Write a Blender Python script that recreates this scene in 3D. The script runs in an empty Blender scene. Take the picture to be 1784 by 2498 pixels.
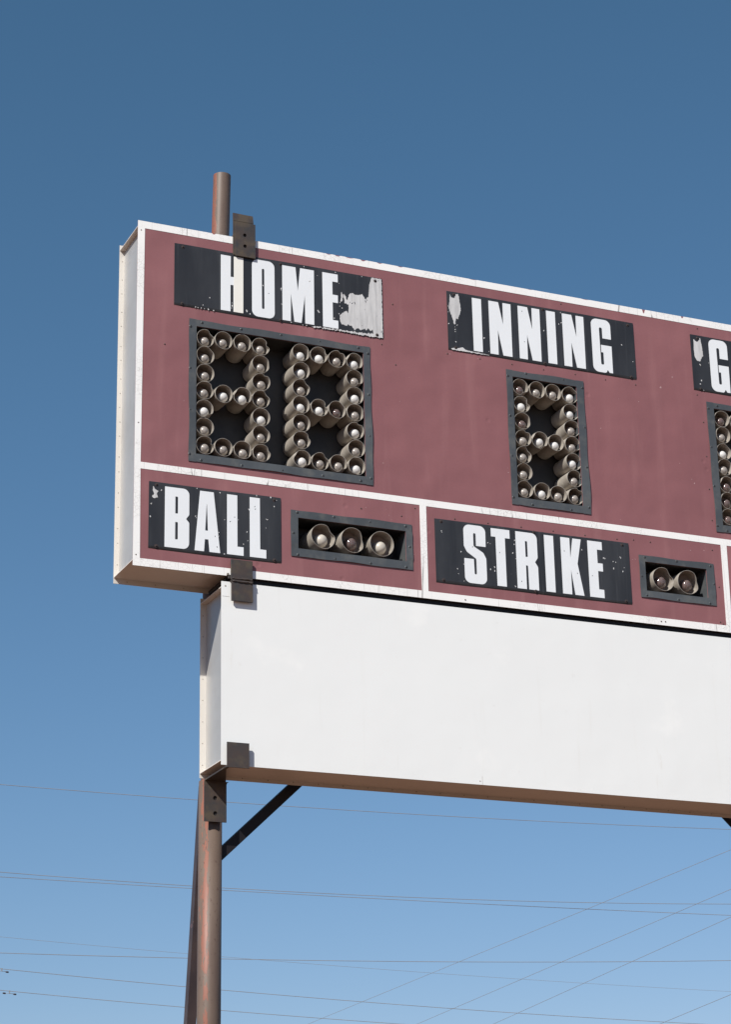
import bpy, bmesh, math, random
from mathutils import Vector, Matrix
from mathutils.geometry import tessellate_polygon
rad = math.radians
sc = bpy.context.scene
COL = sc.collection

# ------------------------------------------------------------------ camera
cam_d = bpy.data.cameras.new('camera')
cam = bpy.data.objects.new('camera', cam_d); COL.objects.link(cam)
cam_d.sensor_fit = 'VERTICAL'; cam_d.sensor_height = 24.0
cam_d.lens = 5335.45 / 2498 * 24.0
cam_d.clip_start = 0.1; cam_d.clip_end = 9000
YAW, PITCH, ROLL = 0.421195887, 0.344601743, -0.0223017
fwd = Vector((math.sin(YAW)*math.cos(PITCH), math.cos(YAW)*math.cos(PITCH), math.sin(PITCH)))
rt = Vector((math.cos(YAW), -math.sin(YAW), 0)); up = rt.cross(fwd)
R2 = math.cos(ROLL)*rt + math.sin(ROLL)*up; U2 = -math.sin(ROLL)*rt + math.cos(ROLL)*up
m = Matrix((R2, U2, -fwd)).transposed().to_4x4(); m.translation = Vector((0, -11.0, 1.6))
cam.matrix_world = m
sc.camera = cam

# ------------------------------------------------------------------ sky, sun, exposure
SUN_TO = Vector((-0.95, -0.714, 1.0)).normalized()        # towards the sun
w = bpy.data.worlds.new('World'); sc.world = w; w.use_nodes = True
nt = w.node_tree; nt.nodes.clear()
out = nt.nodes.new('ShaderNodeOutputWorld'); bg = nt.nodes.new('ShaderNodeBackground')
sky = nt.nodes.new('ShaderNodeTexSky'); sky.sky_type = 'NISHITA'; sky.sun_disc = False
sky.sun_elevation = math.asin(SUN_TO.z)
sky.sun_rotation = math.atan2(SUN_TO.x, SUN_TO.y)
sky.altitude = 300; sky.air_density = 1.0; sky.dust_density = 0.45; sky.ozone_density = 5.0
tint = nt.nodes.new('ShaderNodeMix'); tint.data_type = 'RGBA'; tint.blend_type = 'MULTIPLY'; tint.inputs[0].default_value = 1.0
nt.links.new(sky.outputs[0], tint.inputs[6]); tint.inputs[7].default_value = (0.87, 1.12, 1.065, 1)
sep = nt.nodes.new('ShaderNodeSeparateColor'); com = nt.nodes.new('ShaderNodeCombineColor')
pw = nt.nodes.new('ShaderNodeMath'); pw.operation = 'POWER'; pw.inputs[1].default_value = 1.16
nt.links.new(tint.outputs[2], sep.inputs[0]); nt.links.new(sep.outputs[0], pw.inputs[0])
nt.links.new(pw.outputs[0], com.inputs[0]); pg = nt.nodes.new('ShaderNodeMath'); pg.operation = 'POWER'; pg.inputs[1].default_value = 0.93
nt.links.new(sep.outputs[1], pg.inputs[0]); nt.links.new(pg.outputs[0], com.inputs[1]); pb = nt.nodes.new('ShaderNodeMath'); pb.operation = 'POWER'; pb.inputs[1].default_value = 0.97
nt.links.new(sep.outputs[2], pb.inputs[0]); nt.links.new(pb.outputs[0], com.inputs[2])
nt.links.new(com.outputs[0], bg.inputs[0]); bg.inputs[1].default_value = 0.0705
nt.links.new(bg.outputs[0], out.inputs[0])
sd = bpy.data.lights.new('sun', 'SUN'); sd.energy = 4.55; sd.angle = rad(0.53); sd.color = (1.0, 0.955, 0.89)
so = bpy.data.objects.new('sun', sd); COL.objects.link(so); so.location = (-20, -15, 25)
so.rotation_euler = SUN_TO.to_track_quat('Z', 'Y').to_euler()
sc.view_settings.view_transform = 'Standard'; sc.view_settings.look = 'None'
sc.view_settings.exposure = 0.40; sc.view_settings.gamma = 1.0

# ------------------------------------------------------------------ materials
class NM:
    def __init__(s, name):
        s.m = bpy.data.materials.new(name); s.m.use_nodes = True
        s.t = s.m.node_tree; s.b = s.t.nodes['Principled BSDF']
        s.tc = s.t.nodes.new('ShaderNodeTexCoord')
    def n(s, kind, **kw):
        x = s.t.nodes.new(kind)
        for k, v in kw.items(): setattr(x, k, v)
        return x
    def l(s, a, b): s.t.links.new(a, b)
    def coord(s, sc_=(1, 1, 1), loc=(0, 0, 0)):
        mp = s.n('ShaderNodeMapping'); mp.inputs['Scale'].default_value = sc_; mp.inputs['Location'].default_value = loc
        s.l(s.tc.outputs['Object'], mp.inputs['Vector']); return mp.outputs[0]
    def noise(s, scale, det=4, rough=.55, sc_=(1, 1, 1), loc=(0, 0, 0)):
        x = s.n('ShaderNodeTexNoise'); x.inputs['Scale'].default_value = scale; x.inputs['Detail'].default_value = det
        x.inputs['Roughness'].default_value = rough; s.l(s.coord(sc_, loc), x.inputs['Vector']); return x.outputs['Fac']
    def ramp(s, f, a, b, inv=False):
        x = s.n('ShaderNodeMapRange'); x.interpolation_type = 'SMOOTHSTEP'
        x.inputs['From Min'].default_value = a; x.inputs['From Max'].default_value = b
        if inv: x.inputs['To Min'].default_value = 1; x.inputs['To Max'].default_value = 0
        s.l(f, x.inputs['Value']); return x.outputs[0]
    def mix(s, f, a, b, mode='MIX'):
        x = s.n('ShaderNodeMix', data_type='RGBA', blend_type=mode)
        for sock, v in ((x.inputs[0], f), (x.inputs[6], a), (x.inputs[7], b)):
            if isinstance(v, (int, float)): sock.default_value = v
            elif isinstance(v, tuple): sock.default_value = (*v, 1)
            else: s.l(v, sock)
        return x.outputs[2]
    def math(s, op, a, b=None):
        x = s.n('ShaderNodeMath', operation=op)
        for i, v in enumerate((a, b)):
            if v is None: continue
            if isinstance(v, (int, float)): x.inputs[i].default_value = v
            else: s.l(v, x.inputs[i])
        return x.outputs[0]
    def bump(s, f, strength, dist):
        x = s.n('ShaderNodeBump'); x.inputs['Strength'].default_value = strength; x.inputs['Distance'].default_value = dist
        s.l(f, x.inputs['Height']); s.l(x.outputs[0], s.b.inputs['Normal']); return x
    def fin(s, col, rough=.5, metal=0., spec=.5):
        if isinstance(col, tuple): s.b.inputs['Base Color'].default_value = (*col, 1)
        else: s.l(col, s.b.inputs['Base Color'])
        if isinstance(rough, (int, float)): s.b.inputs['Roughness'].default_value = rough
        else: s.l(rough, s.b.inputs['Roughness'])
        s.b.inputs['Metallic'].default_value = metal
        s.b.inputs['Specular IOR Level'].default_value = spec
        return s.m

def rescale(s, f, a, b):
    x = s.n('ShaderNodeMapRange'); x.inputs['To Min'].default_value = a; x.inputs['To Max'].default_value = b
    s.l(f, x.inputs['Value']); return x.outputs[0]

def mat_maroon():
    s = NM('maroon_paint')
    a = s.noise(1.3, 4, .6); b = s.noise(3.0, 3, .5, (3.5, 1, .35)); c = s.noise(60, 4, .6)
    col = s.mix(s.ramp(a, .3, .7), (.224, .093, .098), (.256, .108, .113))
    col = s.mix(s.math('MULTIPLY', s.ramp(b, .52, .78), .32), col, (.34, .165, .165))
    col = s.mix(s.math('MULTIPLY', s.ramp(c, .45, .8), .18), col, (.16, .07, .08))
    v = s.n('ShaderNodeTexVoronoi'); v.inputs['Scale'].default_value = 9.0; v.inputs['Randomness'].default_value = 1
    s.l(s.coord((1, .1, 1)), v.inputs['Vector'])
    g = s.ramp(v.outputs['Distance'], .012, .028, True)
    gate = s.ramp(s.noise(2.1, 2, .5, loc=(5, 0, 3)), .5, .56)
    g = s.math('MULTIPLY', g, gate)
    col = s.mix(s.math('MULTIPLY', g, .75), col, (.46, .32, .32))
    # sparse dents pushed into the sheet, and a slow waviness
    v2 = s.n('ShaderNodeTexVoronoi'); v2.inputs['Scale'].default_value = 4.3; s.l(s.coord((1, .1, 1), (3, 0, 1)), v2.inputs['Vector'])
    dn = s.ramp(v2.outputs['Distance'], 0.0, .09)
    h = s.math('ADD', s.math('MULTIPLY', s.noise(2.2, 2, .5), 2.2), s.math('MULTIPLY', dn, .16))
    h = s.math('ADD', h, s.math('MULTIPLY', s.noise(300, 2, .5), .004))
    s.bump(h, .5, .02)
    return s.fin(col, rescale(s, a, .42, .58), 0, .45)

def mat_white(name, crack=0., base=(.80, .80, .785), dirt=.12, rough=.42):
    s = NM(name)
    a = s.noise(1.1, 5, .6); b = s.noise(18, 5, .65); st = s.noise(2.5, 3, .55, (7, 1, .5))
    col = s.mix(s.math('MULTIPLY', s.ramp(a, .4, .75), dirt), base, tuple(x*.86 for x in base))
    col = s.mix(s.math('MULTIPLY', s.ramp(b, .62, .78), min(1., dirt*1.5)), col, (.55, .53, .49))
    col = s.mix(s.math('MULTIPLY', s.ramp(st, .6, .8), dirt), col, (.62, .60, .54))
    if name == 'bare_peeled_metal':
        col = s.mix(s.ramp(s.noise(9, 4, .6, (4, 1, .5)), .35, .7), (.60, .60, .595), (.44, .44, .44))
    if name == 'white_panel_paint':
        col = s.mix(s.math('MULTIPLY', s.ramp(s.noise(2.1, 5, .6, loc=(6, 1, 4)), .60, .72), .6), col, (.83, .84, .82))
        col = s.mix(s.math('MULTIPLY', s.ramp(s.noise(3.3, 5, .65, (3, 1, .6), (1, 1, 9)), .66, .80), .30), col, (.60, .57, .50))
    if crack:
        v = s.n('ShaderNodeTexVoronoi', feature='DISTANCE_TO_EDGE'); v.inputs['Scale'].default_value = 42
        wob = s.noise(30, 2, .5)
        s.l(s.coord((1, .05, 1)), v.inputs['Vector'])
        e = s.math('MULTIPLY', s.ramp(v.outputs['Distance'], .012, .05, True), s.ramp(s.noise(3.2, 3, .6, loc=(9, 0, 2)), .42, .62))
        col = s.mix(s.math('MULTIPLY', e, .42*crack), col, (.33, .31, .29))
        v1 = s.n('ShaderNodeTexVoronoi', feature='DISTANCE_TO_EDGE'); v1.inputs['Scale'].default_value = 9.5
        mp = s.coord((1, .02, .03)); s.l(mp, v1.inputs['Vector'])
        e1 = s.math('MULTIPLY', s.ramp(v1.outputs['Distance'], .0012, .006, True), s.ramp(s.noise(1.9, 3, .6, loc=(1, 0, 7)), .45, .55))
        col = s.mix(s.math('MULTIPLY', e1, .8*crack), col, (.22, .2, .19))
    s.bump(s.math('ADD', s.noise(2.3, 2, .5), s.math('MULTIPLY', b, .01)), .35, .012)
    return s.fin(col, rough, 0, .45)

def mat_alu():
    s = NM('painted_aluminium')
    a = s.noise(2.5, 5, .6); b = s.noise(4, 4, .6, (6, 6, .5))
    col = s.mix(s.ramp(a, .35, .7), (.53, .525, .51), (.46, .45, .43))
    col = s.mix(s.math('MULTIPLY', s.ramp(b, .55, .8), .35), col, (.38, .33, .28))
    s.bump(s.noise(5, 2, .5), .2, .01)
    return s.fin(col, .42, .45, .5)

def mat_plate():
    s = NM('black_enamel')
    a = s.noise(1.6, 4, .6, (3, 1, .7)); b = s.noise(35, 5, .7); st = s.noise(3.0, 4, .6, (9, 1, .35))
    col = s.mix(s.ramp(a, .35, .7), (.022, .022, .024), (.036, .037, .040))
    col = s.mix(s.math('MULTIPLY', s.ramp(st, .55, .78), .4), col, (.085, .088, .092))
    col = s.mix(s.math('MULTIPLY', s.ramp(b, .66, .8), .5), col, (.12, .12, .125))
    s.bump(s.math('ADD', s.noise(3, 2, .5), s.math('MULTIPLY', b, .01)), .4, .012)
    return s.fin(col, rescale(s, a, .32, .5), 0, .5)

def mat_frame():
    s = NM('grey_frame_paint')
    a = s.noise(3, 5, .6); b = s.noise(9, 5, .65, (1, 1, 1)); c = s.noise(45, 4, .7)
    col = s.mix(s.ramp(a, .35, .7), (.058, .066, .073), (.080, .088, .093))
    col = s.mix(s.math('MULTIPLY', s.ramp(b, .48, .72), .42), col, (.150, .147, .132))
    col = s.mix(s.math('MULTIPLY', s.ramp(c, .64, .75), .5), col, (.045, .05, .052))
    s.bump(s.noise(7, 3, .5), .35, .012)
    return s.fin(col, .45, 0, .5)

def simple(name, col, rough=.5, metal=0., var=.15, scale=12., spec=.5, col2=None, bs=.2):
    s = NM(name)
    a = s.noise(scale, 5, .62)
    c2 = col2 or tuple(x*(1-var*2) for x in col)
    c = s.mix(s.ramp(a, .35, .7), col, c2)
    s.bump(a, bs, .003)
    return s.fin(c, rough, metal, spec)

def mat_pole(c0, hw):
    s = NM('weathered_pole_paint')
    a = s.noise(5, 5, .65, (1, 1, .25)); b = s.noise(16, 5, .7, (1, 1, .22)); c = s.noise(55, 4, .7, (1, 1, .7))
    col = s.mix(s.ramp(a, .35, .7), (.112, .078, .062), (.150, .112, .088))
    sp = s.n('ShaderNodeSeparateXYZ'); s.l(s.tc.outputs['Object'], sp.inputs[0])
    u = s.math('ABSOLUTE', s.math('SUBTRACT', s.math('ADD', sp.outputs[0], s.math('MULTIPLY', s.math('SUBTRACT', s.noise(34, 5, .7, (1, 1, .25), (7, 1, 2)), .5), .055)), c0))
    side = s.ramp(u, hw, hw+.004, True)
    patch = s.math('MULTIPLY', side, s.ramp(s.noise(7, 5, .7, (1, 1, .3), (3, 3, 3)), .42, .44))
    col = s.mix(s.math('MULTIPLY', patch, .85), col, (.24, .090, .060))
    col = s.mix(s.math('MULTIPLY', s.ramp(c, .60, .68), .75), col, (.075, .045, .036))
    s.bump(s.math('ADD', b, s.math('MULTIPLY', patch, .4)), .25, .003)
    return s.fin(col, .5, 0, .35)

def mat_steel():
    s = NM('weathered_steel')
    a = s.noise(9, 5, .65); b = s.noise(11, 3, .5, loc=(4, 2, 7)); c = s.noise(80, 4, .7)
    col = s.mix(s.ramp(a, .35, .68), (.060, .044, .038), (.040, .040, .041))
    col = s.mix(s.math('MULTIPLY', s.ramp(b, .45, .65), .6), col, (.105, .080, .050))
    col = s.mix(s.math('MULTIPLY', s.ramp(c, .6, .75), .45), col, (.13, .075, .06))
    s.bump(c, .35, .002)
    return s.fin(col, .55, .1, .5)

def mat_dark():
    s = NM('dark_brace_paint')
    a = s.noise(6, 5, .6); b = s.noise(11, 4, .6, loc=(3, 1, 1))
    col = s.mix(s.ramp(a, .35, .7), (.040, .030, .034), (.062, .045, .045))
    col = s.mix(s.math('MULTIPLY', s.ramp(b, .68, .72), .8), col, (.20, .11, .11))
    s.bump(b, .2, .002)
    return s.fin(col, .5, 0, .5)

def mat_ground():
    s = NM('infield_clay')
    a = s.noise(.06, 6, .6); b = s.noise(.6, 6, .6); c = s.noise(9, 6, .7)
    col = s.mix(s.ramp(a, .35, .65), (.150, .078, .046), (.180, .098, .060))
    col = s.mix(s.math('MULTIPLY', s.ramp(b, .5, .75), .6), col, (.11, .08, .04))
    col = s.mix(s.math('MULTIPLY', c, .35), col, (.09, .05, .032))
    s.bump(c, .5, .03)
    return s.fin(col, .9, 0, .2)

M = {}
M['maroon'] = mat_maroon()
M['white'] = mat_white('white_panel_paint', 0, (.775, .792, .780), .14)
M['stripe'] = mat_white('cracked_white_stripe', 1., (.84, .84, .82), .06)
M['cream'] = mat_white('cream_flange_paint', 0, (.61, .585, .54), .3)
M['alu'] = mat_alu(); M['under'] = mat_white('warm_underside_paint', 0, (.72, .67, .62), .6, .5); M['plate'] = mat_plate(); M['frame'] = mat_frame()  # top and bottom plates get their own warmer, blotchier white
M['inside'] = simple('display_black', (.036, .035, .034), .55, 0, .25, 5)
M['letter'] = mat_white('white_lettering', 0, (.75, .78, .80), .06, .38)
M['cream_tape'] = mat_white('cream_tape', 0, (.79, .78, .72), .05, .4)
M['peel'] = mat_white('bare_peeled_metal', 0, (.53, .53, .53), .22, .5)
M['chip'] = simple('chipped_spot', (.70, .70, .69), .5, 0, .1)
M['pink'] = simple('scraped_maroon', (.50, .33, .33), .5, 0, .15)
M['cup'] = simple('lamp_shade_metal', (.43, .395, .345), .36, .15, .12, 14, .5, (.31, .28, .24), .15)
M['cupback'] = simple('lamp_reflector', (.30, .25, .225), .5, .1, .15, 20)
M['bwhite'] = simple('frosted_bulb_white', (.60, .59, .57), .45, 0, .05, 40, .5)
def mat_bulb(name, c1, c2, rough):
    s = NM(name); a = s.noise(70, 4, .6); b = s.noise(120, 3, .6, loc=(2, 5, 1))
    sp = s.n('ShaderNodeSeparateXYZ'); s.l(s.tc.outputs['Object'], sp.inputs[0])
    tip = s.ramp(sp.outputs[1], -.026, -.020, True)
    col = s.mix(s.ramp(a, .35, .7), c1, c2)
    col = s.mix(s.math('MULTIPLY', tip, s.math('MULTIPLY', s.ramp(b, .48, .56), .6)), col, (.16, .155, .155))
    return s.fin(col, rough, 0, .6)
M['bcream'] = simple('yellowed_frosted_bulb', (.52, .48, .42), .35, 0, .08, 40, .5)
M['bclear'] = mat_bulb('dusty_bulb_glass', (.36, .325, .29), (.25, .22, .195), .28)
M['bdark'] = mat_bulb('darkened_bulb_glass', (.13, .085, .075), (.10, .065, .06), .10)
M['screw'] = simple('rusty_bolt_head', (.10, .06, .05), .5, .4, .3, 90, .5, (.05, .045, .045))
M['fscrew'] = simple('grey_screw_head', (.10, .11, .115), .45, .3, .3, 90)
M['rivet'] = simple('dull_rivet', (.34, .30, .26), .6, .2, .2, 60)
M['hole'] = simple('dark_hole', (.015, .013, .013), .8, 0, .1)
M['pole'] = mat_pole(-.044, .010); M['pole_top'] = mat_pole(-.045, .028); M['black'] = simple('black_brace_paint_gap_shade', (.009, .008, .010), .5, 0, .1, 14, .3, (.014, .011, .012)); M['steel'] = mat_steel(); M['dark'] = mat_dark()
M['wire'] = simple('wire_grey', (.33, .32, .31), .5, .2, .1, 1)
M['ground'] = mat_ground()

# ------------------------------------------------------------------ mesh helpers
class MB:
    def __init__(s): s.v = []; s.f = []; s.mi = []; s.sm = []
    def add(s, vs, fs, mi=0, smooth=False):
        k = len(s.v); s.v += [tuple(v) for v in vs]
        for f in fs: s.f.append(tuple(i+k for i in f)); s.mi.append(mi); s.sm.append(smooth)
    def box(s, x0, x1, y0, y1, z0, z1, mi=0):
        v = [(x, y, z) for x in (x0, x1) for y in (y0, y1) for z in (z0, z1)]
        s.add(v, [(0, 1, 3, 2), (4, 6, 7, 5), (0, 4, 5, 1), (2, 3, 7, 6), (0, 2, 6, 4), (1, 5, 7, 3)], mi)
    def prism(s, poly, y0, y1, holes=(), mi=0):
        """polygon in the x-z plane with holes, front at y0, back at y1"""
        loops = [list(poly)] + [list(h) for h in holes]
        tri = tessellate_polygon([[Vector((x, z, 0)) for x, z in lp] for lp in loops])
        flat = [p for lp in loops for p in lp]; n = len(flat)
        vs = [(x, y0, z) for x, z in flat] + [(x, y1, z) for x, z in flat]
        fs = []
        for t in tri:
            a, b, c = (flat[i] for i in t)
            cr = (b[0]-a[0])*(c[1]-a[1]) - (b[1]-a[1])*(c[0]-a[0])
            if abs(cr) < 1e-12: continue
            t = tuple(t) if cr > 0 else tuple(reversed(t))      # normal -y
            fs.append(t); fs.append(tuple(i+n for i in reversed(t)))
        k = 0
        for j, lp in enumerate(loops):
            L = len(lp)
            area = sum(lp[i][0]*lp[(i+1) % L][1]-lp[(i+1) % L][0]*lp[i][1] for i in range(L))
            ccw = area > 0
            if j: ccw = not ccw
            for i in range(L):
                a, b = k+i, k+(i+1) % L
                fs.append((a, a+n, b+n, b) if ccw else (b, b+n, a+n, a))
            k += L
        s.add(vs, fs, mi)
    def tube(s, pts, r, n=16, cap=True, mi=0, smooth=True):
        pts = [Vector(p) for p in pts]; k0 = len(s.v); vs = []; fs = []
        rs = r if isinstance(r, (list, tuple)) else [r]*len(pts)
        for i, p in enumerate(pts):
            d = (pts[min(i+1, len(pts)-1)]-pts[max(i-1, 0)]).normalized()
            a = d.cross(Vector((0, 1, 0)) if abs(d.y) < .9 else Vector((1, 0, 0))).normalized(); b = d.cross(a)
            for j in range(n):
                t = 2*math.pi*j/n; vs.append(p+a*math.cos(t)*rs[i]+b*math.sin(t)*rs[i])
        for i in range(len(pts)-1):
            for j in range(n):
                fs.append((i*n+j, i*n+(j+1) % n, (i+1)*n+(j+1) % n, (i+1)*n+j))
        s.add(vs, fs, mi, smooth)
        if cap:
            e = (len(pts)-1)*n
            s.f.append(tuple(k0+j for j in reversed(range(n)))); s.mi.append(mi); s.sm.append(False)
            s.f.append(tuple(k0+e+j for j in range(n))); s.mi.append(mi); s.sm.append(False)
    def bar(s, a, b, wx, wy, mi=0):
        """square bar from a to b; wx is its width seen from the front, wy its depth"""
        a, b = Vector(a), Vector(b); d = (b-a).normalized()
        yv = Vector((0, 1, 0)); yv = (yv-d*yv.dot(d)).normalized(); xv = d.cross(yv)
        vs = [p+xv*sx*wx/2+yv*sy*wy/2 for p in (a, b) for sx, sy in ((-1, -1), (1, -1), (1, 1), (-1, 1))]
        s.add(vs, [(0, 1, 2, 3), (7, 6, 5, 4), (0, 4, 5, 1), (1, 5, 6, 2), (2, 6, 7, 3), (3, 7, 4, 0)], mi)
    def build(s, name, mats, parent=None, origin=None, bevel=0.):
        me = bpy.data.meshes.new(name)
        o = Vector(origin) if origin is not None else (parent_world(parent) if parent else Vector((0, 0, 0)))
        me.from_pydata([Vector(v)-o for v in s.v], [], s.f)
        for mm in (mats if isinstance(mats, (list, tuple)) else [mats]): me.materials.append(mm)
        for p, mi, sm in zip(me.polygons, s.mi, s.sm): p.material_index = mi; p.use_smooth = sm
        me.update()
        ob = bpy.data.objects.new(name, me); COL.objects.link(ob)
        ob.location = o
        if parent:
            ob.parent = parent; ob.location = o - parent_world(parent)
        WORLD[ob.name] = o
        if bevel:
            md = ob.modifiers.new('bevel', 'BEVEL'); md.width = bevel; md.segments = 2; md.limit_method = 'ANGLE'; md.angle_limit = rad(40)
        return ob
WORLD = {}
def parent_world(o): return WORLD[o.name]
def tag(o, label, cat, group=None, kind=None):
    o['label'] = label; o['category'] = cat
    if group: o['group'] = group
    if kind: o['kind'] = kind
    return o
def empty(name, loc):
    o = bpy.data.objects.new(name, None); COL.objects.link(o); o.location = loc; WORLD[o.name] = Vector(loc)
    o.empty_display_size = .2; return o

def fillet(pts, seg=6):
    """polygon corners (x, z, r) -> rounded outline"""
    outp = []; n = len(pts)
    for i in range(n):
        p = pts[i]; x, z = p[0], p[1]; r = p[2] if len(p) > 2 else 0
        if r <= 0: outp.append((x, z)); continue
        P = Vector((x, z)); A = (Vector(pts[i-1][:2])-P); B = (Vector(pts[(i+1) % n][:2])-P)
        la, lb = A.length, B.length; A.normalize(); B.normalize()
        ang = A.angle(B); d = min(r/math.tan(ang/2), la*.5, lb*.5); rr = d*math.tan(ang/2)
        c = P+(A+B).normalized()*(rr/math.sin(ang/2))
        s0 = P+A*d-c; s1 = P+B*d-c
        a0 = math.atan2(s0.y, s0.x); a1 = math.atan2(s1.y, s1.x); da = (a1-a0+math.pi) % (2*math.pi)-math.pi
        for k in range(seg+1):
            t = a0+da*k/seg; outp.append((c.x+rr*math.cos(t), c.y+rr*math.sin(t)))
    return outp
def rect(x0, x1, z0, z1): return [(x0, z0), (x1, z0), (x1, z1), (x0, z1)]

# ------------------------------------------------------------------ ground
g = MB(); S = 4000; N = 24
vs = []; fs = []
for i in range(N+1):
    for j in range(N+1):
        vs.append((-S+2*S*i/N, -S+2*S*j/N, 0))
for i in range(N):
    for j in range(N):
        a = i*(N+1)+j; fs.append((a, a+N+1, a+N+2, a+1))
g.add(vs, fs)
go = g.build('ground', M['ground']); go['kind'] = 'structure'

# ------------------------------------------------------------------ scoreboard cabinet
LX, RX, TZ, BZ = 3.508, 8.842, 7.566, 5.437
DEP = 0.350
board = empty('scoreboard', (6.175, 0, 5.437))
tag(board, 'weathered maroon baseball scoreboard cabinet with white stripes and bulb digits under HOME and INNING', 'scoreboard')

OPEN = {                       # display openings x0, x1, z0, z1
    'home': (3.873, 4.935, 6.147, 6.944), 'inning': (5.945, 6.396, 6.147, 6.944),
    'guest': (7.405, 8.477, 6.147, 6.944), 'ball': (4.499, 5.183, 5.650, 5.837), 'strike': (6.811, 7.254, 5.648, 5.836),
    'out': (8.015, 8.458, 5.648, 5.836)}
FR = {'home': (3.828, 4.980, 6.097, 6.987), 'inning': (5.901, 6.448, 6.098, 6.987),
      'guest': (7.352, 8.522, 6.097, 6.985), 'ball': (4.454, 5.224, 5.600, 5.881), 'strike': (6.768, 7.309, 5.602, 5.876),
      'out': (7.972, 8.513, 5.602, 5.876)}
b = MB()
b.prism(rect(LX, RX, BZ, TZ), 0, .003, [rect(*v) for v in OPEN.values()])


# white stripes: one sheet with a window for every maroon field; its top edge is chipped
rnd = random.Random(4)
top = []
x = RX
chips = [(6.93, .012, .030), (7.22, .010, .016), (4.72, .02, .006), (4.78, .02, .008), (4.86, .03, .006), (4.95, .02, .010), (5.06, .02, .007), (5.2, .02, .006), (3.98, .012, .008), (6.5, .03, .004), (5.7, .03, .004), (6.1, .02, .003)]
pts_top = []
for cx_, wd, dp in sorted(chips, reverse=True):
    pts_top += [(cx_+wd, TZ), (cx_+wd*.4, TZ-dp*.7), (cx_+wd*.1, TZ-dp), (cx_-wd*.5, TZ-dp*.8), (cx_-wd, TZ-.0008)]
outer = [(LX, BZ), (RX, BZ), (RX, TZ)] + [p for p in pts_top if abs(p[0]-4.17) > .06] + [(LX, TZ)]
cells = [[(3.545, 6.054), (8.803, 6.054), (8.800, 7.519), (3.551, 7.520)],
         [(3.549, 5.482), (5.279, 5.482), (5.280, 6.014), (3.545, 6.014)],
         [(5.321, 5.482), (7.372, 5.482), (7.376, 6.012), (5.323, 6.012)],
         [(7.414, 5.482), (8.801, 5.482), (8.803, 6.012), (7.420, 6.012)]]
s_ = MB(); s_.prism(outer, -.0016, -.0001, cells)
s_.build('white_stripe', M['stripe'], board)

# top, bottom and end walls set in from the edges of front and back sheets
c = MB()
c.box(LX+.001, RX-.001, .003, DEP, TZ-.037, TZ-.033, 1)
c.box(LX+.001, RX-.001, .003, DEP, BZ+.033, BZ+.037, 1)
c.box(LX+.030, LX+.034, .003, DEP, BZ+.037, TZ-.037)
c.box(RX-.034, RX-.030, .003, DEP, BZ+.037, TZ-.037)
c.build('cabinet_shell', [M['alu'], M['under']], board)

def dome(mb, x, y, z, r, h, n=10, mi=0, ring=False):
    """rivet or screw head, bulging towards -y"""
    vs = [(x+r*math.cos(2*math.pi*j/n), y, z+r*math.sin(2*math.pi*j/n)) for j in range(n)]
    vs += [(x+r*.7*math.cos(2*math.pi*j/n), y-h*.8, z+r*.7*math.sin(2*math.pi*j/n)) for j in range(n)]
    vs.append((x, y-h, z))
    fs = [(j, (j+1) % n, n+(j+1) % n, n+j) for j in range(n)] + [(n+j, n+(j+1) % n, 2*n) for j in range(n)]
    mb.add(vs, fs, mi, True)

rv = MB(); rv.box(LX, RX, DEP, DEP+.004, BZ, TZ); rnd = random.Random(11)
z = 7.46
while z > 5.46:
    dome(rv, LX+.019+rnd.uniform(-.002, .002), DEP, z, .0034, .0015, mi=1); z -= rnd.choice((.088, .092, .13, .12))
x = LX+.08
while x < RX-.05:
    dome(rv, x, DEP, BZ+.016, .0034, .0015, mi=1); x += .17
rv.build('back_panel', [M['cream'], M['rivet']], board)
# small screws in the face sheet
for (x, z) in [(5.947, 7.028), (6.168, 7.026), (6.394, 7.029), (6.611, 7.026), (6.832, 7.024), (5.502, 7.029), (5.725, 7.03), (7.329, 7.498),
               (7.289, 7.024), (7.321, 6.838), (7.324, 6.603), (7.325, 6.38), (7.327, 6.17), (6.319, 7.503), (5.511, 5.956), (5.732, 5.956), (5.956, 5.959), (6.176, 5.96), (6.397, 5.959),
               (6.622, 5.961), (3.528, 7.505), (3.529, 6.29), (3.526, 5.5), (6.90, 5.46), (6.93, 5.461), (7.35, 5.49), (5.56, 5.455),
               (5.06, 7.02), (5.14, 7.30), (5.15, 6.9), (3.68, 6.8), (6.86, 5.97), (7.31, 5.97), (7.34, 5.73), (6.74, 5.97), (5.25, 5.99), (5.16, 5.93), (4.9, 5.945), (7.33, 5.5)]:
    rv = MB(); dome(rv, x, -.0003 if BZ+.05 < z < TZ-.05 else -.0017, z, .0048, .003); rv.build('screw', M['screw'], board)

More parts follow.
